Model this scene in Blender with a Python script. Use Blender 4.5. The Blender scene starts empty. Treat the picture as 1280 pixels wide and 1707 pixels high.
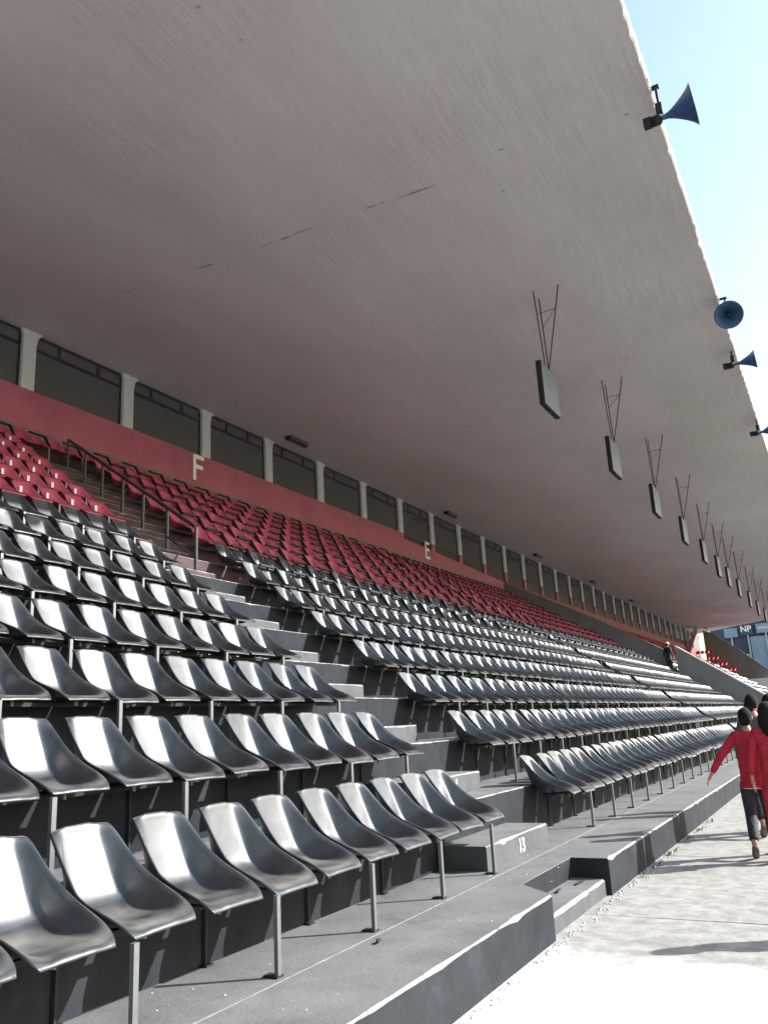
import bpy, bmesh, math, random
from mathutils import Vector, Matrix, noise
random.seed(7)
sc = bpy.context.scene
H = 1.5                                   # eye height over the path
# ------------------------------------------------------------------ camera
cd = bpy.data.cameras.new('camera'); cam = bpy.data.objects.new('camera', cd)
sc.collection.objects.link(cam); sc.camera = cam
Rr = ((0.87388832, -0.16685718, -0.45659379), (0.48342539, 0.1994052, 0.85237167), (-0.05117715, -0.96560667, 0.25492087))
M = Matrix.Identity(4)
for i in range(3):
    M[i][0] = Rr[i][0]; M[i][1] = -Rr[i][1]; M[i][2] = -Rr[i][2]
M.translation = (0, 0, H)
cam.matrix_world = M
cd.sensor_fit = 'HORIZONTAL'; cd.sensor_width = 36; cd.lens = 36 * 1370 / 1280
cd.clip_start = 0.05; cd.clip_end = 3000
# ------------------------------------------------------------------ light
SUN = Vector((.7115, .457, .5335)).normalized()
w = bpy.data.worlds.new('World'); sc.world = w; w.use_nodes = True
nt = w.node_tree; nt.nodes.clear()
sky = nt.nodes.new('ShaderNodeTexSky'); sky.sky_type = 'NISHITA'; sky.sun_disc = False
sky.sun_elevation = math.asin(SUN.z); sky.sun_rotation = math.atan2(SUN.x, SUN.y)
sky.dust_density = 1.6; sky.air_density = 1.5; sky.ozone_density = 1.0
bg = nt.nodes.new('ShaderNodeBackground'); bg.inputs[1].default_value = .15
out = nt.nodes.new('ShaderNodeOutputWorld')
nt.links.new(sky.outputs[0], bg.inputs[0]); nt.links.new(bg.outputs[0], out.inputs[0])
sl = bpy.data.lights.new('sun', 'SUN'); sl.energy = 5.0; sl.angle = math.radians(.5); sl.color = (1, .99, .975)
so = bpy.data.objects.new('sun', sl); sc.collection.objects.link(so)
so.rotation_euler = SUN.to_track_quat('Z', 'Y').to_euler(); so.location = (20, 10, 30)
sc.view_settings.view_transform = 'Standard'; sc.view_settings.look = 'None'
sc.view_settings.exposure = 1.1; sc.view_settings.gamma = 1; sc.view_settings.use_curve_mapping = False
sc.cycles.max_bounces = 8; sc.cycles.diffuse_bounces = 5; sc.cycles.glossy_bounces = 3
sc.cycles.transparent_max_bounces = 8; sc.cycles.sample_clamp_indirect = 6

# ------------------------------------------------------------------ materials
def mat(name, col, rough=.7, var=.0, scale=6, bump=0, bscale=30, spec=.5, metal=0, stretch=(1, 1, 1), col2=None, dist=.01, coat=0):
    m = bpy.data.materials.new(name); m.use_nodes = True
    n = m.node_tree.nodes; l = m.node_tree.links; b = n['Principled BSDF']
    b.inputs['Roughness'].default_value = rough; b.inputs['Metallic'].default_value = metal
    b.inputs['Specular IOR Level'].default_value = spec
    b.inputs['Coat Weight'].default_value = coat
    tc = n.new('ShaderNodeTexCoord'); mp = n.new('ShaderNodeMapping'); mp.inputs['Scale'].default_value = stretch
    l.new(tc.outputs['Object'], mp.inputs[0])
    if var > 0 or col2:
        t = n.new('ShaderNodeTexNoise'); t.inputs['Scale'].default_value = scale; t.inputs['Detail'].default_value = 8
        t.inputs['Roughness'].default_value = .65
        l.new(mp.outputs[0], t.inputs[0])
        r = n.new('ShaderNodeValToRGB')
        c2 = col2 or tuple(min(1, c * (1 + var)) for c in col)
        c1 = col if col2 else tuple(c * (1 - var) for c in col)
        r.color_ramp.elements[0].position = .32; r.color_ramp.elements[1].position = .68
        r.color_ramp.elements[0].color = (*c1, 1); r.color_ramp.elements[1].color = (*c2, 1)
        l.new(t.outputs[0], r.inputs[0]); l.new(r.outputs[0], b.inputs['Base Color'])
    else: b.inputs['Base Color'].default_value = (*col, 1)
    if bump:
        t2 = n.new('ShaderNodeTexNoise'); t2.inputs['Scale'].default_value = bscale; t2.inputs['Detail'].default_value = 6
        l.new(mp.outputs[0], t2.inputs[0])
        bp = n.new('ShaderNodeBump'); bp.inputs['Strength'].default_value = bump; bp.inputs['Distance'].default_value = dist
        l.new(t2.outputs[0], bp.inputs['Height']); l.new(bp.outputs[0], b.inputs['Normal'])
    return m


def N(m, typ, **kw):
    nd = m.node_tree.nodes.new(typ)
    for k, v in kw.items(): setattr(nd, k, v)
    return nd
def stains(m, sc_=1.1, dark=.55, lo=.58, hi=.68, stretch=(1, 1, 1)):
    l = m.node_tree.links; b = m.node_tree.nodes['Principled BSDF']; src = b.inputs['Base Color'].links[0].from_socket
    tc = N(m, 'ShaderNodeTexCoord'); mp = N(m, 'ShaderNodeMapping'); mp.inputs['Scale'].default_value = stretch; l.new(tc.outputs['Object'], mp.inputs[0])
    t = N(m, 'ShaderNodeTexNoise'); t.inputs['Scale'].default_value = sc_; t.inputs['Detail'].default_value = 9; t.inputs['Roughness'].default_value = .72; l.new(mp.outputs[0], t.inputs[0])
    r = N(m, 'ShaderNodeValToRGB'); r.color_ramp.elements[0].position = lo; r.color_ramp.elements[1].position = hi
    r.color_ramp.elements[0].color = (1, 1, 1, 1); r.color_ramp.elements[1].color = (dark, dark, dark, 1); l.new(t.outputs[0], r.inputs[0])
    x = N(m, 'ShaderNodeMixRGB', blend_type='MULTIPLY'); x.inputs[0].default_value = 1; l.new(src, x.inputs[1]); l.new(r.outputs[0], x.inputs[2]); l.new(x.outputs[0], b.inputs['Base Color'])
m_tread = mat('worn grey paint', (.098, .100, .100), .85, col2=(.158, .160, .158), scale=2.2, bump=.35, bscale=45)
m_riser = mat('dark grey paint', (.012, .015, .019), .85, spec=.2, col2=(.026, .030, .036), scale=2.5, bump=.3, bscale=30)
m_nose = mat('chipped edge concrete', (.10, .10, .10), .85, col2=(.42, .41, .395), scale=11, bump=.6, bscale=50)
m_seam = mat('faint seam', (.15, .15, .15), .85, col2=(.30, .30, .29), scale=12)
m_maroon = mat('dull maroon step paint', (.045, .022, .026), .8, col2=(.075, .042, .046), scale=3, bump=.2)
m_block = mat('grey stair paint', (.05, .055, .058), .75, col2=(.085, .09, .094), scale=4, bump=.4, bscale=35)
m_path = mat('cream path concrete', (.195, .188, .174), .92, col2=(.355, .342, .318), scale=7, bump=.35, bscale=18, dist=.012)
m_pathw = mat('glare white path concrete', (.70, .69, .67), .9, col2=(.8, .79, .775), scale=3, bump=.4, bscale=28, dist=.01)  # overexposed white put into a concrete colour
m_ground = mat('sandy ground', (.42, .405, .385), .95, col2=(.5, .485, .46), scale=.6)
m_pitch = mat('dry pitch grass', (.10, .13, .05), .95, col2=(.16, .17, .08), scale=1.5)
m_parapet = mat('red parapet paint', (.31, .070, .115), .6, col2=(.40, .105, .155), scale=.7, bump=.2, bscale=20)
m_brown = mat('dull red brown paint', (.20, .075, .065), .7, col2=(.27, .10, .09), scale=.5)
m_grime = mat('grey grime band', (.16, .12, .12), .8, col2=(.24, .16, .16), scale=2)
m_pillar = mat('off white pillar paint', (.47, .48, .48), .7, col2=(.58, .59, .59), scale=3, bump=.2)
m_frame = mat('dark window frame', (.02, .02, .021), .5)
m_int = mat('dim room wall', (.34, .33, .32), .8, col2=(.48, .46, .44), scale=1.2)
m_wallg = mat('grey wall render', (.17, .175, .19), .75, col2=(.22, .225, .24), scale=1.2, bump=.2)
m_wallp = mat('pale wall render', (.36, .37, .36), .75, col2=(.45, .46, .44), scale=1.2, bump=.2)
m_wallg2 = mat('mid grey wall render', (.20, .205, .225), .75, col2=(.27, .275, .29), scale=.8, bump=.2)
m_wallb = mat('brown concrete wall', (.16, .14, .125), .8, col2=(.21, .19, .17), scale=.6)
m_coping = mat('pale coping', (.45, .45, .44), .7, col2=(.62, .62, .6), scale=4)
m_steel = mat('grey steel tube', (.15, .155, .16), .45, var=.15, scale=12, metal=.3)
m_black = mat('black steel', (.008, .008, .009), .7, var=.3, scale=20)
m_rail = mat('dark handrail paint', (.03, .034, .04), .4, var=.25, scale=12)
m_horn = mat('navy horn paint', (.03, .075, .17), .45, var=.2, scale=8)
m_rust = mat('rusty rod', (.06, .04, .035), .7, var=.3, scale=20)
m_panel = mat('grey panel face', (.075, .092, .125), .5, var=.12, scale=3)
m_white = mat('white paint', (.8, .8, .79), .7, var=.04, scale=15)
m_skin = mat('skin', (.42, .23, .16), .5, var=.06)
m_hair = mat('dark hair', (.010, .009, .008), .8, spec=.2, var=.3, scale=60, bump=.6, bscale=90)
m_redc = mat('red tracksuit cloth', (.40, .012, .035), .8, var=.15, scale=9, bump=.9, bscale=8, dist=.08)
m_dark = mat('black trouser cloth', (.018, .02, .023), .75, var=.2, scale=9, bump=.5, bscale=14, dist=.03)
m_grey = mat('grey sweater cloth', (.06, .058, .06), .8, var=.2, scale=12, bump=.4, bscale=20)
m_sole = mat('dusty shoe sole', (.10, .095, .09), .8, var=.2, scale=20)
m_shoe = mat('pale shoe', (.5, .5, .5), .6, var=.15, scale=20)
m_weed = mat('weed leaf', (.10, .14, .05), .7, var=.3, scale=20)
m_peb = mat('loose concrete crumb', (.5, .49, .46), .9, var=.3, scale=30)
m_soil = mat('dark joint soil', (.09, .08, .07), .95, var=.3, scale=20)
m_blue = mat('pale blue cladding', (.19, .27, .35), .5, var=.1, scale=1)
m_navy = mat('dark blue cladding', (.035, .05, .08), .5, var=.3, scale=.6)
m_redp2 = mat('faded red pier paint', (.5, .16, .17), .7, var=.1)
m_redp = mat('red seat plastic far', (.5, .02, .03), .35, var=.1)

def paint_glare(m):  # paints overexposed white glare into the near path colour, fading along y
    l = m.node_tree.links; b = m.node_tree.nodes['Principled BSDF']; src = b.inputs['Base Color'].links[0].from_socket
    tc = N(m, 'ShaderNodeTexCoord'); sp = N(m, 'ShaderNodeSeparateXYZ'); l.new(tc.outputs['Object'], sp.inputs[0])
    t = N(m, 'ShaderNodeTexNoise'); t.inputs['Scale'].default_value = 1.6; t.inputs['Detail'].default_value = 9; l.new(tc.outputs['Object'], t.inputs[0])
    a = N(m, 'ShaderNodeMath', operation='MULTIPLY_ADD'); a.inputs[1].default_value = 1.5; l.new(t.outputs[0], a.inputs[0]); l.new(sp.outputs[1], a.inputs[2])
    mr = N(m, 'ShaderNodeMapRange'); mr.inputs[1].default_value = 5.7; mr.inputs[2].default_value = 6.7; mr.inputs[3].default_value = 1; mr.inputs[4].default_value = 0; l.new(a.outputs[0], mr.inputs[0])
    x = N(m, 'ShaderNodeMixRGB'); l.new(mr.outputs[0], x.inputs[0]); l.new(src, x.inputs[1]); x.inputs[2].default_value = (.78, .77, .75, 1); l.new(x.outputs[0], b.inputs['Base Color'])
stains(m_tread, 1.6, .7); stains(m_tread, 7, .75, .62, .7); stains(m_path, .9, .72, .52, .7); stains(m_path, 9, .82, .56, .72); stains(m_path, 40, .75, .62, .7); paint_glare(m_path); stains(m_block, 2.5, .7); stains(m_parapet, .5, .82, .5, .65, (1, 1, .3)); stains(m_riser, 1.5, 1.8, .55, .75); stains(m_riser, 9, 3.2, .70, .73); stains(m_block, 9, 2.4, .68, .72); stains(m_tread, 14, 1.5, .68, .72)
# soffit: board marked concrete, boards running along the stand
m_sof = mat('board marked soffit', (.46, .385, .365), .9)
def soffit(m):
    l = m.node_tree.links; b = m.node_tree.nodes['Principled BSDF']
    tc = N(m, 'ShaderNodeTexCoord')
    def noise_(sx, sy, scale, det=6, rough=.6):
        mp = N(m, 'ShaderNodeMapping'); mp.inputs['Scale'].default_value = (sx, sy, .3); l.new(tc.outputs['Object'], mp.inputs[0])
        t = N(m, 'ShaderNodeTexNoise'); t.inputs['Scale'].default_value = scale; t.inputs['Detail'].default_value = det; t.inputs['Roughness'].default_value = rough
        l.new(mp.outputs[0], t.inputs[0]); return t
    def ramp(src, a, b_, c1, c2):
        r = N(m, 'ShaderNodeValToRGB'); r.color_ramp.elements[0].position = a; r.color_ramp.elements[1].position = b_
        r.color_ramp.elements[0].color = (*c1, 1); r.color_ramp.elements[1].color = (*c2, 1); l.new(src.outputs[0], r.inputs[0]); return r
    def mix(kind, f, a, b_):
        x = N(m, 'ShaderNodeMixRGB', blend_type=kind)
        if isinstance(f, float): x.inputs[0].default_value = f
        else: l.new(f.outputs[0], x.inputs[0])
        l.new(a.outputs[0], x.inputs[1])
        l.new(b_.outputs[0], x.inputs[2]); return x
    boards = noise_(7.5, .6, 1.0, 2, .5)               # one tone per board, several metres long
    big = noise_(.25, .12, 1.0, 5)
    fine = noise_(5, 5, 3.0, 8, .7)
    streak = noise_(14, .9, 1.2, 3, .7)
    base = ramp(big, .3, .7, (.54, .492, .520), (.66, .610, .645))
    bd = ramp(boards, .3, .7, (.94, .93, .925), (1.0, 1.0, 1.0))
    fn = ramp(fine, .3, .7, (.90, .90, .90), (1.05, 1.05, 1.05))
    stk = ramp(streak, .34, .68, (.90, .895, .895), (1.07, 1.06, 1.05))
    x = mix('MULTIPLY', 1.0, base, bd); x = mix('MULTIPLY', 1.0, x, fn)
    # streaks only in patches
    patch = ramp(noise_(.22, .3, 1.0, 3), .48, .60, (0, 0, 0), (1, 1, 1))
    x2 = mix('MULTIPLY', 1.0, x, stk); x = mix('MIX', patch, x, x2)
    # small dark blotches
    bl = ramp(noise_(1.6, 1.1, 1.6, 7, .7), .70, .78, (1, 1, 1), (.62, .58, .56))
    x = mix('MULTIPLY', 1.0, x, bl)
    l.new(x.outputs[0], b.inputs['Base Color'])
    add = N(m, 'ShaderNodeMath', operation='ADD'); l.new(boards.outputs[0], add.inputs[0])
    mul = N(m, 'ShaderNodeMath', operation='MULTIPLY'); l.new(streak.outputs[0], mul.inputs[0]); l.new(patch.outputs[0], mul.inputs[1])
    l.new(mul.outputs[0], add.inputs[1])
    bp = N(m, 'ShaderNodeBump'); bp.inputs['Strength'].default_value = .22; bp.inputs['Distance'].default_value = .02
    l.new(add.outputs[0], bp.inputs['Height']); l.new(bp.outputs[0], b.inputs['Normal'])
soffit(m_sof)
m_stain = mat('dark joint stain', (.20, .17, .165), .9, col2=(.36, .32, .31), scale=6)

# plastics: moulded shell seats, worn and dusty
def plastic(name, c1, c2, r1, r2, spec=.5, dust=False):
    m = bpy.data.materials.new(name); m.use_nodes = True; l = m.node_tree.links; b = m.node_tree.nodes['Principled BSDF']
    tc = N(m, 'ShaderNodeTexCoord'); oi = N(m, 'ShaderNodeObjectInfo')
    va = N(m, 'ShaderNodeVectorMath', operation='ADD'); l.new(tc.outputs['Object'], va.inputs[0])
    sc_ = N(m, 'ShaderNodeMath', operation='MULTIPLY'); sc_.inputs[1].default_value = 40; l.new(oi.outputs['Random'], sc_.inputs[0])
    l.new(sc_.outputs[0], va.inputs[1])
    t = N(m, 'ShaderNodeTexNoise'); t.inputs['Scale'].default_value = 7; t.inputs['Detail'].default_value = 8; l.new(va.outputs[0], t.inputs[0])
    r = N(m, 'ShaderNodeValToRGB'); r.color_ramp.elements[0].position = .35; r.color_ramp.elements[1].position = .72
    r.color_ramp.elements[0].color = (*c1, 1); r.color_ramp.elements[1].color = (*c2, 1)
    l.new(t.outputs[0], r.inputs[0]); l.new(r.outputs[0], b.inputs['Base Color'])
    mr = N(m, 'ShaderNodeMapRange'); mr.inputs[3].default_value = r1; mr.inputs[4].default_value = r2
    l.new(t.outputs[0], mr.inputs[0]); l.new(mr.outputs[0], b.inputs['Roughness'])
    if dust:
        ge = N(m, 'ShaderNodeNewGeometry'); sp = N(m, 'ShaderNodeSeparateXYZ'); l.new(ge.outputs['Normal'], sp.inputs[0])
        nz = N(m, 'ShaderNodeMapRange'); nz.inputs[1].default_value = .78; nz.inputs[2].default_value = .98; l.new(sp.outputs[2], nz.inputs[0])
        t3 = N(m, 'ShaderNodeTexNoise'); t3.inputs['Scale'].default_value = 5; t3.inputs['Detail'].default_value = 6; l.new(va.outputs[0], t3.inputs[0])
        r3 = N(m, 'ShaderNodeMapRange'); r3.inputs[1].default_value = .3; r3.inputs[2].default_value = .65; l.new(t3.outputs[0], r3.inputs[0])
        mu = N(m, 'ShaderNodeMath', operation='MULTIPLY'); l.new(nz.outputs[0], mu.inputs[0]); l.new(r3.outputs[0], mu.inputs[1])
        mx = N(m, 'ShaderNodeMixRGB'); l.new(mu.outputs[0], mx.inputs[0]); l.new(r.outputs[0], mx.inputs[1]); mx.inputs[2].default_value = (.19, .182, .168, 1)
        l.new(mx.outputs[0], b.inputs['Base Color'])
    b.inputs['Specular IOR Level'].default_value = spec
    b.inputs['Coat Weight'].default_value = .6; b.inputs['Coat Roughness'].default_value = .2
    return m
m_sblk = plastic('black seat plastic', (.014, .017, .021), (.044, .048, .054), .29, .44, .55, True)
m_sred = plastic('red seat plastic', (.36, .045, .088), (.47, .090, .138), .28, .45)

# window glass
m_glass = bpy.data.materials.new('smoky window glass'); m_glass.use_nodes = True
def glassy(m):
    n = m.node_tree.nodes; l = m.node_tree.links; n.remove(n['Principled BSDF'])
    tr = N(m, 'ShaderNodeBsdfTransparent'); tr.inputs[0].default_value = (.42, .41, .40, 1)
    gl = N(m, 'ShaderNodeBsdfGlossy'); gl.inputs['Roughness'].default_value = .08; gl.inputs[0].default_value = (.8, .8, .8, 1)
    df = N(m, 'ShaderNodeBsdfDiffuse'); df.inputs[0].default_value = (.27, .27, .28, 1)
    fr = N(m, 'ShaderNodeFresnel'); fr.inputs[0].default_value = 1.5
    m1 = N(m, 'ShaderNodeMixShader'); m1.inputs[0].default_value = .35; l.new(tr.outputs[0], m1.inputs[1]); l.new(df.outputs[0], m1.inputs[2])
    m2 = N(m, 'ShaderNodeMixShader'); l.new(fr.outputs[0], m2.inputs[0]); l.new(m1.outputs[0], m2.inputs[1]); l.new(gl.outputs[0], m2.inputs[2])
    l.new(m2.outputs[0], n['Material Output'].inputs[0])
glassy(m_glass)

# ------------------------------------------------------------------ helpers
C = sc.collection
def link(name, me, parent=None, loc=None, rot=None):
    o = bpy.data.objects.new(name, me); C.objects.link(o)
    if parent: o.parent = parent
    if loc is not None: o.location = loc
    if rot is not None: o.rotation_euler = rot
    return o
def empty(name, loc=(0, 0, 0), rz=0):
    o = bpy.data.objects.new(name, None); C.objects.link(o); o.location = loc; o.rotation_euler = (0, 0, rz)
    o.empty_display_size = .1; return o
def tag(o, label=None, cat=None, group=None, kind=None):
    if label: o['label'] = label
    if cat: o['category'] = cat
    if group: o['group'] = group
    if kind: o['kind'] = kind
    return o
class MB:
    def __init__(s): s.v = []; s.f = []; s.m = []
    def box(s, x0, x1, y0, y1, z0, z1, mi=0):
        b = len(s.v)
        s.v += [(x, y, z) for x in (x0, x1) for y in (y0, y1) for z in (z0, z1)]
        for f in ((0, 1, 3, 2), (4, 6, 7, 5), (0, 4, 5, 1), (2, 3, 7, 6), (0, 2, 6, 4), (1, 5, 7, 3)):
            s.f.append(tuple(b + i for i in f)); s.m.append(mi)
        return s
    def prism(s, poly, z0, z1, mi=0, axis='z'):
        # poly of 2D points; extruded along axis ('z': (x,y) ; 'y': (x,z); 'x': (y,z))
        b = len(s.v); n = len(poly)
        for h in (z0, z1):
            for p in poly:
                s.v.append((p[0], p[1], h) if axis == 'z' else (p[0], h, p[1]) if axis == 'y' else (h, p[0], p[1]))
        s.f.append(tuple(range(b, b + n))); s.f.append(tuple(range(b + 2 * n - 1, b + n - 1, -1))); s.m += [mi, mi]
        for i in range(n):
            j = (i + 1) % n; s.f.append((b + i, b + n + i, b + n + j, b + j)); s.m.append(mi)
        return s
    def tube(s, pts, r, n=6, mi=0, caps=True):
        if not isinstance(r, (list, tuple)): r = [r] * len(pts)
        pts = [Vector(p) for p in pts]; b = len(s.v)
        for i, p in enumerate(pts):
            d = (pts[min(i + 1, len(pts) - 1)] - pts[max(i - 1, 0)]).normalized()
            u = d.cross(Vector((0, 0, 1)))
            if u.length < 1e-3: u = Vector((1, 0, 0))
            u.normalize(); vv = d.cross(u)
            for k in range(n):
                a = 2 * math.pi * (k + .5) / n; s.v.append(tuple(p + (u * math.cos(a) + vv * math.sin(a)) * r[i]))
        for i in range(len(pts) - 1):
            for k in range(n):
                k2 = (k + 1) % n; s.f.append((b + i * n + k, b + i * n + k2, b + (i + 1) * n + k2, b + (i + 1) * n + k)); s.m.append(mi)
        if caps:
            s.f.append(tuple(b + k for k in range(n - 1, -1, -1))); s.f.append(tuple(b + (len(pts) - 1) * n + k for k in range(n))); s.m += [mi, mi]
        return s
    def mesh(s, name, mats, smooth=False, fix=True):
        me = bpy.data.meshes.new(name); me.from_pydata(s.v, [], s.f)
        for m in (mats if isinstance(mats, (list, tuple)) else [mats]): me.materials.append(m)
        me.polygons.foreach_set('material_index', s.m)
        if fix:
            bm = bmesh.new(); bm.from_mesh(me); bmesh.ops.recalc_face_normals(bm, faces=bm.faces); bm.to_mesh(me); bm.free()
        if smooth: me.polygons.foreach_set('use_smooth', [True] * len(me.polygons))
        me.update(); return me
    def obj(s, name, mats, parent=None, smooth=False, loc=None):
        return link(name, s.mesh(name, mats, smooth), parent, loc)

# ------------------------------------------------------------------ dimensions (z = 0 is the path)
P = [-1.2, -.70, -.17, .38, .90, 1.46]
while len(P) < 15: P.append(P[-1] + .552)
P = [p + H for p in P]                                # tread heights of rows 1..15
RIS = [-3.325 - .93 * k for k in range(15)]            # riser behind row k+1
SX = [-3.40 - .93 * k for k in range(15)]             # back top of the seats
SZ = [-.38 + .5555 * k + H - .855 for k in range(15)]  # seat origin height
EX = -2.08                                            # front platform edge
Y0, Y1, Y2 = -3.0, 46.45, 46.75
AEND = lambda k: 7.28 + .33 * k                       # near block ends (k = 0 front row)
BSTART = lambda k: 9.28 + .34 * k - (.2 if k == 1 else 0)
WX = -16.9

# ------------------------------------------------------------------ ground
g = MB(); g.box(-400, 1200, -600, 1500, -.9, -.03); ground = tag(g.obj('ground', m_ground), kind='structure')
path = tag(empty('path', (0, 0, 0)), kind='structure')
ys = [-6, -2.6, .6, 3.9, 6.95, 9.9, 13.1, 16.3, 19.5, 22.9, 26.2, 29.5, 33, 36.5, 40, 44, 48, 54, 60, 70, 80, 95, 112]
for i in range(len(ys) - 1):
    for (xa, xb) in ((-2.14, 1.4), (1.415, 5.0)):
        b = MB(); nx = 1
        j1 = [random.uniform(-.012, .012) for _ in range(7)]
        xs = [xa + (xb - xa) * q / 6 for q in range(7)]
        ya, yb = ys[i] + .008, ys[i + 1] - .008
        b.v += [(x, ya + j * .6, z) for x, j in zip(xs, j1) for z in (-.02, 0)] + [(x, yb + j * .6, z) for x, j in zip(xs, j1) for z in (-.02, 0)]
        for q in range(6):
            a0, a1, c0, c1 = 2 * q, 2 * q + 2, 14 + 2 * q, 14 + 2 * q + 2
            b.f += [(a0 + 1, a1 + 1, c1 + 1, c0 + 1), (a0, a1, a1 + 1, a0 + 1), (c0, c0 + 1, c1 + 1, c1)]; b.m += [0] * 3
        b.f += [(0, 1, 15, 14), (12, 26, 27, 13)]; b.m += [0, 0]
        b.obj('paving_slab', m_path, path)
g = MB(); g.box(5.3, 80, -60, 130, -.03, -.012); tag(g.obj('pitch', m_pitch), kind='structure')
# near slabs are whitened by painted glare in the path material

# ------------------------------------------------------------------ terrace
terr = tag(empty('terrace', (0, 0, 0)), kind='structure')
def step_mesh(xf, xb, ztop, zbot, ya, yb, seg=.14, cham=.02, depth_ok=True, mats=None, seed=0):
    """a step running along y: vertical face at xf, tread back to xb, chipped nosing strip between"""
    n = max(1, int((yb - ya) / seg)); b = MB()
    for i in range(n + 1):
        y = ya + (yb - ya) * i / n
        c = cham * (.6 + 1.1 * max(0, noise.noise(Vector((y * 2.1, seed * 7.3, xf)))) + random.uniform(0, .5)) * (random.uniform(1.5, 2.6) if random.random() < .06 else 1)
        b.v += [(xf, y, zbot), (xf, y, ztop - c), (xf - c * .9, y, ztop), (xb, y, ztop), (xb, y, zbot)]
    for i in range(n):
        o = i * 5; q = o + 5
        b.f += [(o, q, q + 1, o + 1), (o + 1, q + 1, q + 2, o + 2), (o + 2, q + 2, q + 3, o + 3), (o + 3, q + 3, q + 4, o + 4)]; b.m += [1, 2, 0, 1]
    b.f += [(0, 1, 2, 3, 4), tuple(n * 5 + k for k in (4, 3, 2, 1, 0))]; b.m += [1, 1]
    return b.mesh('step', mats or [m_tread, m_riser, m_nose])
# front platform with the notch of the aisle (slanted near side, square far side)
NX = -2.42
link('front_platform', step_mesh(EX, NX, P[0], -.05, Y0, 6.1, seed=1, cham=.015), terr)
link('front_platform', step_mesh(EX, NX, P[0], -.05, 7.7, Y1, seed=2, cham=.015), terr)
b = MB(); b.prism([(EX, 6.1), (NX, 6.1), (NX, 6.42)], -.05, P[0], 0)
wed = b.obj('platform_corner', [m_tread], terr)
link('front_platform', step_mesh(NX, RIS[0] - .2, P[0] - .001, -.05, Y0, Y1, seed=3, cham=.004, mats=[m_tread, m_riser, m_tread]), terr)
link('notch_step', step_mesh(-2.125, NX, .135, -.05, 6.0, 7.69, seg=.12, seed=4, cham=.02, mats=[m_tread, m_block, m_nose]), terr)
# thin seam along the leg feet
b = MB(); b.box(-2.735, -2.727, Y0, Y1, P[0] - .004, P[0] + .0015); b.obj('tread_seam', m_seam, terr)
for k in range(1, 15):
    xb = RIS[k] - .03 if k < 14 else WX
    for (ya, yb) in ((Y0, Y1),):
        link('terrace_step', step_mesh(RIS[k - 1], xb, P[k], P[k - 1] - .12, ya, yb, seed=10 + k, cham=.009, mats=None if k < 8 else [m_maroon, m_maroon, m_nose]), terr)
b = MB()
for k in range(15):
    xf = (EX if k == 0 else RIS[k - 1]) ; xb = RIS[k] - .03 if k < 14 else WX
    b.box(xb, xf, 47.3, 109, -.1 if k == 0 else P[k - 1] - .12, P[k])
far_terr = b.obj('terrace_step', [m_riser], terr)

# aisle stair blocks with painted numbers
def text_mesh(s, size, depth):
    cu = bpy.data.curves.new('t', 'FONT'); cu.body = s; cu.size = size; cu.extrude = depth / 2; cu.offset = size * .02
    cu.align_x = 'CENTER'; cu.resolution_u = 3
    o = bpy.data.objects.new('t', cu); C.objects.link(o)
    dg = bpy.context.evaluated_depsgraph_get(); me = bpy.data.meshes.new_from_object(o.evaluated_get(dg))
    C.objects.unlink(o); bpy.data.objects.remove(o); return me
stair = tag(empty('aisle_stair', (-3.22, 7.7, P[0])), 'grey painted stair with numbered blocks climbing between the two nearest black seat blocks', 'stairs')
inv = Vector(stair.location)
nums = {0: '13', 1: '14', 2: '15', 3: '16'}
for k in range(14):
    xf = RIS[k] + .445 if k == 0 else RIS[k] + .535
    ye = 8.5 + .36 * k; ya = 6.88 + .36 * k; h = .195 if k < 9 else .23
    me = step_mesh(xf, RIS[k] + .001, P[k] + h, P[k] - .02, ya, ye, seg=.1, seed=40 + k, cham=.013, mats=[m_tread, m_block, m_nose] if k < 7 else [m_maroon, m_maroon, m_nose])
    me.transform(Matrix.Translation(-inv)); o = link('step', me, stair)
    if k in nums:
        tm = text_mesh(nums[k], .17, .006); tm.materials.clear(); tm.materials.append(m_white)
        tm.transform(Matrix.Rotation(math.pi / 2, 4, 'Z') @ Matrix.Rotation(math.pi / 2, 4, 'X'))
        tm.transform(Matrix.Translation(Vector((xf + .004, (7.72, 8.16, 8.28, 8.72)[k], P[k] + .035)) - inv))
        t = link('painted_number', tm, o)

# ------------------------------------------------------------------ walls at the end of the block
def sloped_wall(name, y0, y1, pts, mats, cop=.06):
    """pts: (x, ztop) from low to high"""
    b = MB()
    poly = [(pts[0][0], 0)] + [(x, z) for x, z in pts] + [(pts[-1][0], 0)]
    b.prism(poly, y0, y1, 0, 'y'); r = b.mesh(name, mats[0])
    b2 = MB()
    for (xa, za), (xb_, zb) in zip(pts, pts[1:]):
        b2.prism([(xa, za + .002), (xb_, zb + .002), (xb_, zb + cop), (xa, za + cop)], y0 - .03, y1 + .03, 0, 'y')
    return r, b2.mesh('coping', mats[1])
wl = tag(empty('end_wall', (-12, 46.6, 0)), 'long sloping grey wall climbing beside the far end of the black and red seats', 'wall')
r, c = sloped_wall('wall_body', Y1 + .02, Y2, [(-7.95, 3.10 + H), (-11.5, 5.20 + H), (-14.4, 6.75 + H), (-16.88, 8.0 + H)], [m_wallg, m_wallg])
for me, nm in ((r, 'wall_body'), (c, 'coping')):
    me.transform(Matrix.Translation((12, -46.6, 0))); link(nm, me, wl)
wl2 = tag(empty('end_wall', (-5, 46.6, 0)), 'lower part of the sloping wall with a pale face, right of the steward', 'wall')
r, c = sloped_wall('wall_body', Y1 - .06, Y2 + .25, [(-1.9, -.55 + H), (-3.57, .55 + H), (-5.6, 1.97 + H), (-7.68, 3.42 + H)], [m_wallg2, m_coping], .09)
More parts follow.
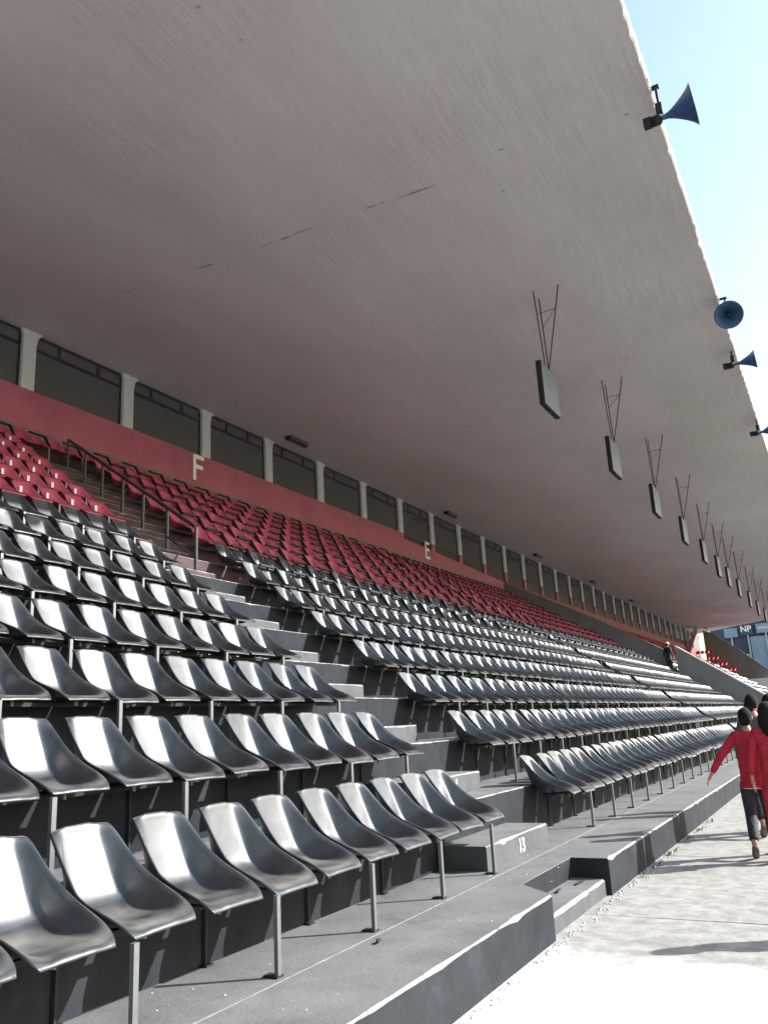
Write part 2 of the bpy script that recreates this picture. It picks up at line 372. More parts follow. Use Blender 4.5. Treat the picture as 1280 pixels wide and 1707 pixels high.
for me, nm in ((r, 'wall_body'), (c, 'coping')):
    me.transform(Matrix.Translation((5, -46.6, 0))); link(nm, me, wl2)

# ------------------------------------------------------------------ building behind the top row
bld = tag(empty('glazed_gallery', (WX, 0, 0)), 'long gallery of dark windows between white pillars above a red parapet', 'building')
bo = Vector(bld.location)
def bobj(mb, name, mats, parent=None):
    me = mb.mesh(name, mats); me.transform(Matrix.Translation(-bo)); return link(name, me, parent or bld)
ztop = 10.43 + H
b = MB(); b.box(WX - .25, WX, -6, 33.0, P[14] - .3, 8.79 + H); bobj(b, 'parapet', m_parapet)
b = MB(); b.prism([(33.0, P[14] - .3), (46.3, P[14] - .3), (46.3, 8.12 + H), (33.0, 8.55 + H)], WX - .25, WX - .004, 0, 'x'); bobj(b, 'parapet', m_parapet)
b = MB(); b.box(WX, WX + .03, -6, 46.3, P[14], 7.76 + H); bobj(b, 'grime_band', m_grime)
b = MB(); b.prism([(46.3, 4.0 + H), (122, 4.0 + H), (122, 8.3 + H), (46.3, 8.1 + H)], WX - .25, WX - .006, 0, 'x'); o = bobj(b, 'parapet', m_brown); o['label'] = 'dull brown red parapet beyond the end wall'
b = MB(); b.box(-22, -21.9, -8, 122, 5, 12.6); b.box(-21.9, WX - .3, -8, 122, 8.2 + H - .9, 8.2 + H - .85); bobj(b, 'rear_wall', m_int)
b = MB()
for q in range(-3, 34): b.box(-21.9, WX - .6, 12.78 + 3.405 * q + 1.5, 12.78 + 3.405 * q + 1.75, ztop + .02 - .35, ztop + .2)
bobj(b, 'ceiling_beam', m_int)
b = MB(); b.box(-21.9, -17.2, -8.1, -8, 5, 12.6); bobj(b, 'side_wall', m_int)
# pillars
pm = MB(); pw = .2
pm.prism([(-pw, 0), (pw, 0), (pw, 1.28), (pw + .05, 1.5), (pw + .2, 1.64), (-pw - .06, 1.64), (-pw, 1.5)], -.22, 0, 0, 'x')
pme = pm.mesh('pillar', m_pillar); bv = bmesh.new(); bv.from_mesh(pme); bmesh.ops.bevel(bv, geom=bv.edges[:], offset=.015, segments=1, affect='EDGES'); bv.to_mesh(pme); bv.free()
pb = MB(); pb.box(-.22, 0, -pw, pw, -.62, -.002); pbm = pb.mesh('pillar_base', m_parapet)
fm = MB(); L = 3.405 - 2 * pw
def frame_mesh(two):
    f = MB(); y0, y1 = pw + .003, 3.405 - pw - .003; z1 = 1.62
    f.box(-.16, -.1, y0, y0 + .05, -.62, z1); f.box(-.16, -.1, y1 - .05, y1, -.62, z1)
    f.box(-.16, -.1, y0 + .05, y1 - .05, z1 - .06, z1); f.box(-.16, -.1, y0 + .05, y1 - .05, z1 - .44, z1 - .36)
    f.box(-.16, -.1, y0 + .05, y1 - .05, -.62, -.01)
    for q in two: f.box(-.155, -.105, y0 + (y1 - y0) * q, y0 + (y1 - y0) * q + .09, z1 - .36, z1 - .06)
    return f.mesh('window', m_frame)
fms = [frame_mesh((.25, .7)), frame_mesh((.33,)), frame_mesh((.3, .68))]
gp = MB(); gp.box(-.14, -.128, pw + .05, 3.405 - pw - .05, 0, 1.19); gpl = gp.mesh('pane', m_glass)
gu = MB(); gu.box(-.14, -.128, pw + .05, 3.405 - pw - .05, 1.26, 1.56); gpu = gu.mesh('pane', m_glass)
for q in range(-4, 31):
    yy = 12.78 + 3.405 * q; zb = 8.79 + H
    o = link('pillar', pme, bld, (0, yy, zb))
    if yy > 33: link('pillar_base', pbm, bld, (-.01, yy, zb))
    f = link('window', fms[q % 3], bld, (0, yy, zb))
    if q % 4 == 1:
        f.data = fms[0]
    link('pane', gpl, f); link('pane', gpu, f)
b = MB(); b.box(WX - .9, WX - .3, 113.6, 116.8, 8.0 + H, 10.3 + H); bobj(b, 'doorway', m_frame)
b = MB(); b.box(WX - .3, WX - .02, 116.8, 122, 8.0 + H, 10.6 + H); bobj(b, 'end_pier', m_wallb)
# painted letters on the parapet
def letter(ch, y, z, h, wd):
    b = MB(); t = .13 * h / .86
    def bar(a0, a1, c0, c1): b.box(WX + .001, WX + .012, y + a0, y + a1, z + c0, z + c1)
    bar(0, t, 0, h); bar(t, wd, h - t, h); bar(t, wd * .92, h * .47, h * .47 + t)
    if ch == 'E': bar(t, wd, 0, t)
    return bobj(b, 'painted_letter', m_white)
letter('F', 18.95, 7.90 + H, .86, .5)
letter('E', 35.6, 7.93 + H, .86, .5)

# ------------------------------------------------------------------ roof
roof = tag(empty('canopy_roof', (-9, 20, 11.5)), 'huge cantilevered concrete roof with board marked underside over the stand', 'roof'); ro = Vector(roof.location)
zr = lambda x: 9.83 + .038 * (-1.2 - x) + H
def robj(mb, name, mats, parent=None, smooth=False):
    me = mb.mesh(name, mats, smooth); me.transform(Matrix.Translation(-ro)); return link(name, me, parent or roof)
joints = [-30, -13.4, -.45, 12.6, 25.55, 38.6, 51.6, 64.6, 77.6, 90.6]
def xedge(y): return -1.16
for i in range(len(joints)):
    ya = joints[i] + .002; last = i == len(joints) - 1
    yb = (joints[i + 1] - .002) if not last else None
    b = MB()
    if not last:
        nn = 90; row = []
        # edge with small chips
        for q in range(nn + 1):
            y = ya + (yb - ya) * q / nn
            e = xedge(y) - .02 * max(0, noise.noise(Vector((y * 3, 0, 5)))) - (random.uniform(.0, .03) if random.random() < .18 else 0)
            b.v += [(-23, y, zr(-17.6)), (-17.6, y, zr(-17.6)), (e - .03, y, zr(e)), (e, y, zr(e) + .03), (e, y, zr(e) + .22), (-23, y, zr(-17.6) + .5)]
        for q in range(nn):
            o = q * 6; p = o + 6
            for k in range(6):
                k2 = (k + 1) % 6; b.f.append((o + k, o + k2, p + k2, p + k)); b.m.append(0)
        b.f += [tuple(range(6)), tuple(nn * 6 + k for k in range(5, -1, -1))]; b.m += [0, 0]
    else:
        b.v += [(-23, ya, zr(-17.6)), (-17.6, ya, zr(-17.6)), (-1.16, ya, zr(-1.16)), (-23, 126, zr(-17.6)), (-17.6, 122, zr(-17.6)), (-1.16, 97.5, zr(-1.16))]
        b.v += [(x, y, z + .4) for x, y, z in b.v[:6]]
        b.f += [(0, 1, 4, 3), (1, 2, 5, 4), (6, 9, 10, 7), (7, 10, 11, 8), (0, 6, 7, 1), (1, 7, 8, 2), (2, 8, 11, 5), (5, 11, 10, 4), (4, 10, 9, 3), (3, 9, 6, 0)]; b.m += [0] * 10
    robj(b, 'roof_slab', m_sof)
b = MB(); b.box(-23, -1.3, -30, 90, zr(-17.6) + .42, zr(-17.6) + .7); robj(b, 'roof_topping', m_sof)
b = MB(); b.box(-23.0, -22.3, -30, 122, 3, zr(-17.6) + .2); robj(b, 'rear_support', m_wallg)
# dark leak stains bleeding out of the joints: ragged thin crusts
random.seed(11)
b = MB()
for jy in (12.6, 25.55, 38.6):
    x = -15.5
    while x < -1.5:
        ln = random.uniform(.15, .9)
        if random.random() < (.62 if jy > 13 else .4 if x < -6 else .12):
            wv = random.uniform(.005, .018) * (1.6 if x < -6 else .8); dy = random.uniform(-.04, .04); k = 6; base = len(b.v)
            for q in range(k + 1):
                xx = x + ln * q / k; ww = wv * math.sin(math.pi * (q + .2) / (k + .4)) * random.uniform(.5, 1.2)
                b.v += [(xx, jy + dy - ww, zr(xx) - .004), (xx, jy + dy + ww * random.uniform(.5, 1.5), zr(xx) - .004)]
            for q in range(k): b.f.append((base + 2 * q, base + 2 * q + 1, base + 2 * q + 3, base + 2 * q + 2)); b.m.append(0)
        x += ln + random.uniform(.0, .3)
for _ in range(45):
    x = random.uniform(-15, -1.6); y = random.uniform(3, 50); r_ = random.uniform(.006, .028); base = len(b.v); k = 7; st = random.uniform(1, 3)
    for q in range(k):
        a = 2 * math.pi * q / k; xx = x + r_ * math.cos(a) * st * random.uniform(.6, 1.2); b.v.append((xx, y + r_ * math.sin(a) * random.uniform(.6, 1.2), zr(xx) - .004))
    b.f.append(tuple(range(base, base + k))); b.m.append(0)
st = robj(b, 'leak_stain', m_stain); st['kind'] = 'stuff'
# drips / rust tufts along the roof edge
b = MB()
for _ in range(46):
    y = random.choice([9.6, 12.0, 16.5, 20.2, 22.6, 23.4, 27.6, 29.7]) + random.gauss(0, .18)
    x = -1.17 - random.random() * .05; l_ = random.uniform(.03, .14)
    b.tube([(x, y, zr(x) + .05), (x + random.uniform(-.02, .05), y + random.uniform(-.03, .03), zr(x) + .05 - l_)], [.012, .003], 4)
dr = robj(b, 'edge_drip', m_stain); dr['kind'] = 'stuff'

# ceiling lamps beside the windows
def words(n):
    return ['first', 'second', 'third', 'fourth', 'fifth', 'sixth', 'seventh', 'eighth', 'ninth', 'tenth', 'eleventh', 'twelfth', 'thirteenth', 'fourteenth', 'fifteenth', 'sixteenth', 'seventeenth', 'eighteenth', 'nineteenth', 'twentieth'][n - 1] if n <= 20 else ('twenty-' + words(n - 20) if n < 30 else 'thirtieth' if n == 30 else 'thirty-' + words(n - 30) if n < 40 else 'fortieth')
lm = MB(); lm.prism([(-.11, 0), (.11, 0), (.15, .13), (-.15, .13)], -.55, .55, 0, 'y'); lme = lm.mesh('lamp_housing', m_frame)
lt = MB(); lt.tube([(0, -.5, -.03), (0, .5, -.03)], .025, 8); ltm = lt.mesh('lamp_tube', m_panel)
lc = MB(); lc.box(-.03, .03, -.56, -.5, -.04, .0); lc.box(-.03, .03, .5, .56, -.04, .0); lcm = lc.mesh('lamp_socket', m_frame)
for i, yy in enumerate((23.6, 37.2, 50.8, 64.4, 78.0)):
    x = -16.1; o = empty('ceiling_lamp', (x, yy, zr(x) - .13))
    tag(o, f"dark tube lamp on the soffit by the gallery windows, {words(i + 1)} counting from the near end", 'lamp', 'tube lamps along the gallery windows')
    link('lamp_housing', lme, o); link('lamp_tube', ltm, o); link('lamp_socket', lcm, o)

# hanging panels
pnl = MB(); pnl.box(-.13, 0, 0, 1.2, -1.1, 0, 1)
pnl.box(.0, .004, .02, 1.18, -1.08, -.02, 0)
pnm = pnl.mesh('panel', [m_panel, m_black])
def rods(h):
    return [MB().tube([(0, 0, h), (0, .35, -.02)], .016, 6).mesh('rod', m_rust), MB().tube([(0, .42, h), (0, .62, -.06)], .016, 6).mesh('rod', m_rust),
            MB().tube([(.62, 0, h), (0, .62, -.06)], .016, 6).mesh('rod', m_rust), MB().tube([(0, .22, h * .72), (.44, .18, h * .72)], .008, 5).mesh('spacer', m_rust), MB().tube([(0, .5, h * .58), (.44, .18, h * .72)], .008, 5).mesh('spacer', m_rust)]
hh = zr(-5) - (8.19 + H)
rd = rods(hh)
cl = MB(); cl.box(-.09, -.02, .3, .68, 0, .03); cl.tube([(-.05, .45, -1.1), (-.05, .45, -1.2)], .02, 6); clm = cl.mesh('bracket', m_black)
for i, yy in enumerate((17.5, 23.9, 30.2, 36.3, 42.0, 47.2, 51.6, 57.0, 63.8, 70, 76.5, 83, 89)):
    o = empty('hanging_panel', (-5.0, yy, 8.19 + H), )
    tag(o, f"flat grey box panel hung on thin rods under the roof, {words(i + 1)} from the near end", 'hanging panel', 'flat panels hanging in a line under the roof')
    link('panel', pnm, o); link('bracket', clm, o)
    for me in rd: link(me.name.split('.')[0], me, o)

# horn loudspeakers
def horn(loc, axis, L_, r, label):
    o = empty('horn_speaker', loc); tag(o, label, 'loudspeaker', 'horn loudspeakers on the roof edge')
    q = Vector(axis).normalized().to_track_quat('Z', 'Y').to_matrix().to_4x4()
    prof = [(0, .055), (.06, .055), (.12, .06), (.22, .075), (.34, .11), (.46, .16), (.58, .215), (.72, .285), (.86, .37), (.97, .455), (1.0, .5)]
    b = MB(); nn = 28
    for t, rr in prof:
        for k in range(nn): a = 2 * math.pi * k / nn; b.v.append((rr * 2 * r * math.cos(a), rr * 2 * r * math.sin(a), t * L_))
    for t, rr in reversed(prof):
        for k in range(nn): a = 2 * math.pi * k / nn; b.v.append(((rr * 2 * r - .012) * math.cos(a), (rr * 2 * r - .012) * math.sin(a), t * L_ + (.003 if t == 1 else 0)))
    R_ = len(prof) * 2
    for i in range(R_ - 1):
        for k in range(nn): k2 = (k + 1) % nn; b.f.append((i * nn + k, i * nn + k2, (i + 1) * nn + k2, (i + 1) * nn + k)); b.m.append(0)
    me = b.mesh('bell', m_horn, True); me.transform(q); link('bell', me, o)
    b = MB(); b.tube([(0, 0, -.14), (0, 0, -.02), (0, 0, .02)], [.085, .09, .07], 14); me = b.mesh('driver', m_black, True); me.transform(q); link('driver', me, o)
    b = MB(); b.tube([(0, 0, .04), (0, 0, L_ * .75)], [.045, .02], 10); me = b.mesh('phase_plug', m_horn); me.transform(q); link('phase_plug', me, o)
    b = MB(); top = zr(loc[0]) - loc[2] + .1
    b.box(-.02, .02, -.03, .03, .04, top); b.box(-.16, .05, -.05, .05, top, top + .03); b.box(-.05, .05, -.045, .045, .1, .28); link('mount', b.mesh('mount', m_black), o)
    b = MB(); b.box(-.27, -.14, -.05, .07, -.07, .08); b.tube([(-.14, 0, 0), (0, 0, 0)], .02, 6); link('junction_box', b.mesh('junction_box', m_black), o)
    return o
horn((-1.10, 12.25, 9.33 + H), (1, .03, .10), .52, .34, 'large navy horn loudspeaker in side view, uppermost on the roof edge')
horn((-1.05, 20.5, 9.50 + H), (.12, -.86, -.46), .42, .34, 'navy horn loudspeaker on the roof edge facing the viewer as a full round disc')
horn((-1.28, 23.7, 9.42 + H), (1, .03, .06), .58, .27, 'smaller navy horn loudspeaker in side view just below the round one')
horn((-1.22, 30.3, 9.34 + H), (1, .03, .06), .52, .3, 'navy horn loudspeaker half cut off by the right edge of the photo')

# ------------------------------------------------------------------ seats
def seat_meshes(nu, nv, material, name, tall=1.0, thick=True):
    prof = [(-.022, .845), (-.005, .858), (.006, .82), (.030, .75), (.060, .67), (.088, .595), (.118, .53), (.165, .482), (.238, .450), (.335, .446), (.435, .453), (.52, .458), (.572, .445), (.585, .422)]
    prof = [(x, .5 + (z - .5) * tall if z > .5 else z) for x, z in prof]
    wing = [.004, .014, .034, .060, .090, .120, .145, .152, .138, .108, .068, .030, .004, 0]
    wid = [.148, .168, .175, .184, .194, .205, .215, .222, .226, .226, .220, .208, .192, .182]
    def samp(a, t):
        s = t * (len(a) - 1); i = min(int(s), len(a) - 2); f = s - i
        def g_(j): return a[max(0, min(len(a) - 1, j))]
        p0, p1, p2, p3 = g_(i - 1), g_(i), g_(i + 1), g_(i + 2)
        return .5 * (2 * p1 + (p2 - p0) * f + (2 * p0 - 5 * p1 + 4 * p2 - p3) * f * f + (3 * p1 - p0 - 3 * p2 + p3) * f ** 3)
    xs = [p[0] for p in prof]; zs = [p[1] for p in prof]
    bm = bmesh.new(); grid = []; lay = bm.faces.layers.int.new('row')
    for j in range(nv + 1):
        t = j / nv; x, z = samp(xs, t), samp(zs, t)
        e = .11; dx = samp(xs, min(1, t + e)) - samp(xs, max(0, t - e)); dz = samp(zs, min(1, t + e)) - samp(zs, max(0, t - e))
        n = Vector((-dz, 0, dx)); n.normalize()
        if n.x < 0 and t < .4: n = -n
        if t >= .4 and n.z < 0: n = -n
        wv, wd = samp(wing, t), samp(wid, t); row = []
        us = [-1.0 + 2.0 * i / nu for i in range(nu + 1)]
        # outward rolled rim columns
        for i, u in enumerate(us):
            au = abs(u); sg = 1 if u >= 0 else -1; s_ = max(0., (au - .58) / .42); mixw = min(1, wv / .07)
            off = wv * (.86 * s_ ** 1.2 + .14 * au * au)
            yy = sg * wd * ((1.20 * au if au < .58 else .696 + .304 * s_ ** .9) * mixw + au * (1 - mixw))
            row.append(Vector((x, yy, z)) + n * off)
        l_, r_ = row[0], row[-1]; rim = .016 if 0.04 < t < .97 else .005
        row = [l_ + Vector((0, -rim * .55, 0)) - n * rim] + [l_ + Vector((0, -rim * .5, 0)) + n * .001] + row + [r_ + Vector((0, rim * .5, 0)) + n * .001] + [r_ + Vector((0, rim * .55, 0)) - n * rim]
        grid.append(row)
    nc = len(grid[0])
    for _ in range(max(2, nv // 4)):
        new = [r_[:] for r_ in grid]
        for j in range(1, nv):
            for i in range(nc):
                uu = abs(2 * i / (nc - 1) - 1)
                if uu > .35: k_ = min(1, (uu - .35) * 2) ; new[j][i] = grid[j][i].lerp((grid[j - 1][i] + grid[j + 1][i]) / 2, .6 * k_)
        grid = new
    grid = [[bm.verts.new(p) for p in r_] for r_ in grid]
    for j in range(nv):
        for i in range(nc - 1):
            fc = bm.faces.new((grid[j][i], grid[j][i + 1], grid[j + 1][i + 1], grid[j + 1][i])); fc[lay] = 1 if (j + .5) / nv < .5 else 2
    bmesh.ops.recalc_face_normals(bm, faces=bm.faces)
    if thick: bmesh.ops.solidify(bm, geom=bm.faces[:], thickness=.005)
    bmesh.ops.recalc_face_normals(bm, faces=bm.faces)
    me = bpy.data.meshes.new(name); bm.to_mesh(me); bm.free()
    me.materials.append(material); me.polygons.foreach_set('use_smooth', [True] * len(me.polygons)); me.update()
    return me
def split_mesh(me, test, name):
    vn = [Vector(v.normal) for v in me.vertices]; used = {}; V = []; F = []; NN = []
    rows = me.attributes['row'].data
    for p in me.polygons:
        if test(rows[p.index].value):
            f = []
            for vi in p.vertices:
                if vi not in used: used[vi] = len(V); V.append(tuple(me.vertices[vi].co)); NN.append(tuple(vn[vi]))
                f.append(used[vi])
            F.append(tuple(f))
    m2 = bpy.data.meshes.new(name); m2.from_pydata(V, [], F); m2.materials.append(me.materials[0])
    m2.polygons.foreach_set('use_smooth', [True] * len(m2.polygons)); m2.update(); m2.normals_split_custom_set_from_vertices(NN); return m2
isback = lambda c: c == 1
def seat_kit(material, nu, nv, tall=1.0):
    full = seat_meshes(nu, nv, material, 'shell', tall)
    return full, split_mesh(full, isback, 'backrest'), split_mesh(full, lambda c: not isback(c), 'seat_pan')
kb = seat_kit(m_sblk, 20, 30); kbt = seat_kit(m_sblk, 12, 22, 1.16); kr = seat_kit(m_sred, 12, 18); krt = seat_kit(m_sred, 12, 18, 1.2)
br = MB(); br.box(.20, .51, -.06, -.03, .418, .436); br.box(.20, .51, .03, .06, .418, .436); br.tube([(.49, -.045, .425), (.49, -.045, .388)], .011, 6, 1); brm = br.mesh('mounting_bracket', [m_black, m_steel])
arm = MB(); arm.box(.04, .10, -.215, .25, .868, .905); arm.prism([(.05, .89), (.12, .89), (.36, .50), (.29, .50)], .212, .25, 0, 'y'); gapm = arm.mesh('dark_gap_frame', m_black)  # added black bars, standing in for the dark gaps over and beside the seat
stk = MB(); stk.box(.062, .070, -.05, .0, .66, .76); stkm = stk.mesh('number_plate', m_white)
lowb = seat_meshes(8, 14, m_sblk, 'lb', 1.0, True); lowr = seat_meshes(4, 7, m_sred, 'lr', 1.05, False)

def ordw(n): return words(n) if n <= 40 else 'far'
rown = ['front row'] + [f'{words(k)} row up' for k in range(2, 16)]
cands = []
for k in range(15):
    red = k >= 8
    # near block, counted from the aisle toward the viewer
    y = AEND(k) - .25; n = 1
    if k < 14:
        lim = max(1.7, .60 * abs(SX[k]) - .3) if k else 1.7
        while y > lim:
            cands.append((k, y, 'A', n, red)); y -= .5; n += 1
        y = BSTART(k) + .18; n = 1
    else:
        y = 10.2; n = 1
    while y < 27.8: cands.append((k, y, 'B', n, red)); y += .5; n += 1
    y = 28.75; n = 1
    while y < 46.2: cands.append((k, y, 'C', n, red)); y += .5; n += 1
def dist(c): return math.hypot(SX[c[0]] + .2, c[1])
blk = sorted([c for c in cands if not c[4]], key=dist); rd_ = sorted([c for c in cands if c[4]], key=dist)
solo = set(blk[:300]) | set(rd_[:300]); rest = [c for c in cands if c not in solo]
# a few seats gone near the top of the far block
rest_b, rest_r = MB(), MB()
random.seed(5)
bname = {'A': 'near block', 'B': 'middle block', 'C': 'far block'}
def has_gap_frame(c): return c[2] != 'A' and c[0] >= 6 and c[3] % 2 == 0
for c in cands:
    k, y, bk, n, red = c
    loc = Vector((SX[k], y, SZ[k])); rz = random.gauss(0, .028)
    if c in solo:
        o = empty('red_seat' if red else 'black_seat', loc, rz)
        col = 'red' if red else 'glossy black'
        if bk == 'A': lab = f"{col} shell seat, near block, {rown[k]}, {ordw(n)} from the stairs"
        else: lab = f"{col} shell seat, {bname[bk]}, {rown[k]}, {ordw(n)} past the {'stairs' if bk == 'B' else 'second aisle'}"
        o.rotation_euler.y = random.gauss(0, .012); o.rotation_euler.x = random.gauss(0, .008); tag(o, lab, 'seat', 'red shell seats' if red else 'black shell seats')
        if bk != 'A' and k >= 6: kit = (kr if has_gap_frame(c) else krt) if red else (kb if has_gap_frame(c) else kbt)
        else: kit = kr if red else kb
        link('backrest', kit[1], o); link('seat_pan', kit[2], o)
        if has_gap_frame(c): link('dark_gap_frame', gapm, o)
        if red and bk == 'A': link('number_plate', stkm, o)
        if k < 7 and bk != 'C' and not red: link('mounting_bracket', brm, o)
    else:
        t = rest_r if red else rest_b; me = lowr if red else lowb; base = len(t.v)
        cz, sz_ = math.cos(rz), math.sin(rz); t.v += [(v.co.x * cz - v.co.y * sz_ + loc.x, v.co.x * sz_ + v.co.y * cz + loc.y, v.co.z + loc.z) for v in me.vertices]
        for p in me.polygons: t.f.append(tuple(base + i for i in p.vertices)); t.m.append(0)
        if has_gap_frame(c):  # same added bars for the dark gaps, on distant seats
            t.box(loc.x + .05, loc.x + .11, y - .21, y + .25, loc.z + .80, loc.z + .84, 1)
            t.box(loc.x + .10, loc.x + .2, y + .215, y + .25, loc.z + .45, loc.z + .80, 1)
for k in range(15):     # seats of the next stand section beyond the end wall
    y = 48.2
    while y < 104:
        if random.random() > .03:
            red = k >= 8
            t = rest_r if red else rest_b; me = lowr if red else lowb; base = len(t.v)
            t.v += [(v.co.x + SX[k], v.co.y + y, v.co.z + SZ[k]) for v in me.vertices]
            for p in me.polygons: t.f.append(tuple(base + i for i in p.vertices)); t.m.append(0)
        y += .5 if y < 70 else .5
        if 75 < y < 75.6: y += 1
o = link('distant_seats', rest_b.mesh('distant_seats', [m_sblk, m_black], True, fix=False)); tag(o, 'distant rows of black shell seats running on beyond the nearer ones', 'seats', kind='stuff')
o = link('distant_seats', rest_r.mesh('distant_seats', [m_sred, m_black], True, fix=False)); tag(o, 'distant rows of red shell seats high up under the roof', 'seats', kind='stuff')

# supports: rail along each row, square front legs with foot plates, thin rear legs
def leg_me(h): return MB().box(-.012, .012, -.015, .015, 0, h).mesh('leg', m_steel)
ft = MB(); ft.box(-.055, .035, -.03, .03, 0, .010); ftm = ft.mesh('foot_plate', m_black)
def support(k, bk, ya, yb, y_first, stepy, near):
    zt = SZ[k] + .424; o = empty('seat_support', (SX[k] + .45, ya, P[k]))
    tag(o, f"steel rail and legs carrying the {bname[bk]} seats, {rown[k]}", 'seat frame', 'steel seat frames under the rows')
    h = zt - P[k]
    b = MB(); b.box(-.13, -.10, .03, yb - ya - .03, h - .03, h - .003); link('rail', b.mesh('rail', m_black), o)
    fl = leg_me(h - .002); rl = MB().tube([(0, 0, 0), (0, 0, h - .03)], .011, 5).mesh('leg', m_black)
    fx = .20
    y = y_first; cnt = 0; js = MB()
    while ya + .1 < y < yb - .02:
        if near and cnt < (40 if k < 5 else 8):
            lg = link('leg', fl, o, (.165, y - ya, 0)); link('foot_plate', ftm, lg, (-.02, 0, 0))
            if k < 2: 
                r2 = link('leg', rl, o, (-.36, y - ya + .05, 0)); link('foot_plate', ftm, r2, (.0, 0, 0))
        else: js.box(fx - .014, fx + .014, y - ya - .018, y - ya + .018, 0, h - .047)
        y += stepy; cnt += 1
    if js.v: lo = link('legs', js.mesh('legs', m_steel), o); lo['kind'] = 'stuff'
for k in range(15):
    if k < 14: support(k, 'A', max(1.3, .58 * abs(SX[k])), AEND(k), AEND(k) - .49, -1.0, True)
    ya = BSTART(k) - .05 if k < 14 else 10.0
    support(k, 'B', ya, 27.9, ya + .62, 1.0, k < 6)
    support(k, 'C', 28.5, 46.2, 29.3, 1.0, k < 3)

# ------------------------------------------------------------------ handrail up the near aisle
hr = tag(empty('handrail', (-9.4, 10.57, P[6])), 'dark steel handrail with seven posts climbing the aisle past the red seats', 'handrail'); ho = Vector(hr.location)
pxs = [-15.5, -14.4, -13.4, -12.35, -11.4, -10.4, -9.35]
tops = []
for x in pxs:
    y = 10.57 + .387 * (-9.35 - x); zt = .3769 * 9.35 + H + .592 * (-9.35 - x) * 1.0
    k = max(i for i in range(15) if (RIS[i - 1] if i else 0) >= x); tops.append((x, y, zt))
    b = MB(); b.tube([(x, y, P[k]), (x, y, zt)], .033, 8); me = b.mesh('post', m_rail); me.transform(Matrix.Translation(-ho)); link('post', me, hr)
b = MB(); b.tube(tops, .036, 8); me = b.mesh('top_rail', m_rail); me.transform(Matrix.Translation(-ho)); link('top_rail', me, hr)
b = MB(); b.tube([(p[0], p[1], p[2] - .55) for p in tops[-2:]], .02, 6); me = b.mesh('mid_rail', m_rail); me.transform(Matrix.Translation(-ho)); link('mid_rail', me, hr)

# ------------------------------------------------------------------ people
def skin_mesh(name, pts, edges, material, sub=2):
    me = bpy.data.meshes.new(name); me.from_pydata([p[0] for p in pts], edges, []); me.update()
    o = bpy.data.objects.new(name, me); C.objects.link(o)
    o.modifiers.new('s', 'SKIN')
    sv = me.skin_vertices[0].data
    for i, p in enumerate(pts):
        r = p[1]; sv[i].radius = r if isinstance(r, (tuple, list)) else (r, r); sv[i].use_root = (i == 0)
    ss = o.modifiers.new('u', 'SUBSURF'); ss.levels = sub; ss.render_levels = sub
    dg = bpy.context.evaluated_depsgraph_get(); m2 = bpy.data.meshes.new_from_object(o.evaluated_get(dg)); m2.name = name
    m2.materials.clear(); m2.materials.append(material)
    m2.polygons.foreach_set('use_smooth', [True] * len(m2.polygons))
    bpy.data.objects.remove(o); return m2
def ell(b, c, r, n=12, mi=0):
    base = len(b.v); rings = n // 2
    b.v.append((c[0], c[1], c[2] + r[2]))
    for i in range(1, rings):
        t = math.pi * i / rings
        for k in range(n): a = 2 * math.pi * k / n; b.v.append((c[0] + r[0] * math.sin(t) * math.cos(a), c[1] + r[1] * math.sin(t) * math.sin(a), c[2] + r[2] * math.cos(t)))
    b.v.append((c[0], c[1], c[2] - r[2])); last = len(b.v) - 1
    for k in range(n):
        k2 = (k + 1) % n; b.f.append((base, base + 1 + k, base + 1 + k2)); b.m.append(mi)
        for i in range(rings - 2): b.f.append((base + 1 + i * n + k, base + 1 + (i + 1) * n + k, base + 1 + (i + 1) * n + k2, base + 1 + i * n + k2)); b.m.append(mi)
        b.f.append((base + 1 + (rings - 2) * n + k, last, base + 1 + (rings - 2) * n + k2)); b.m.append(mi)
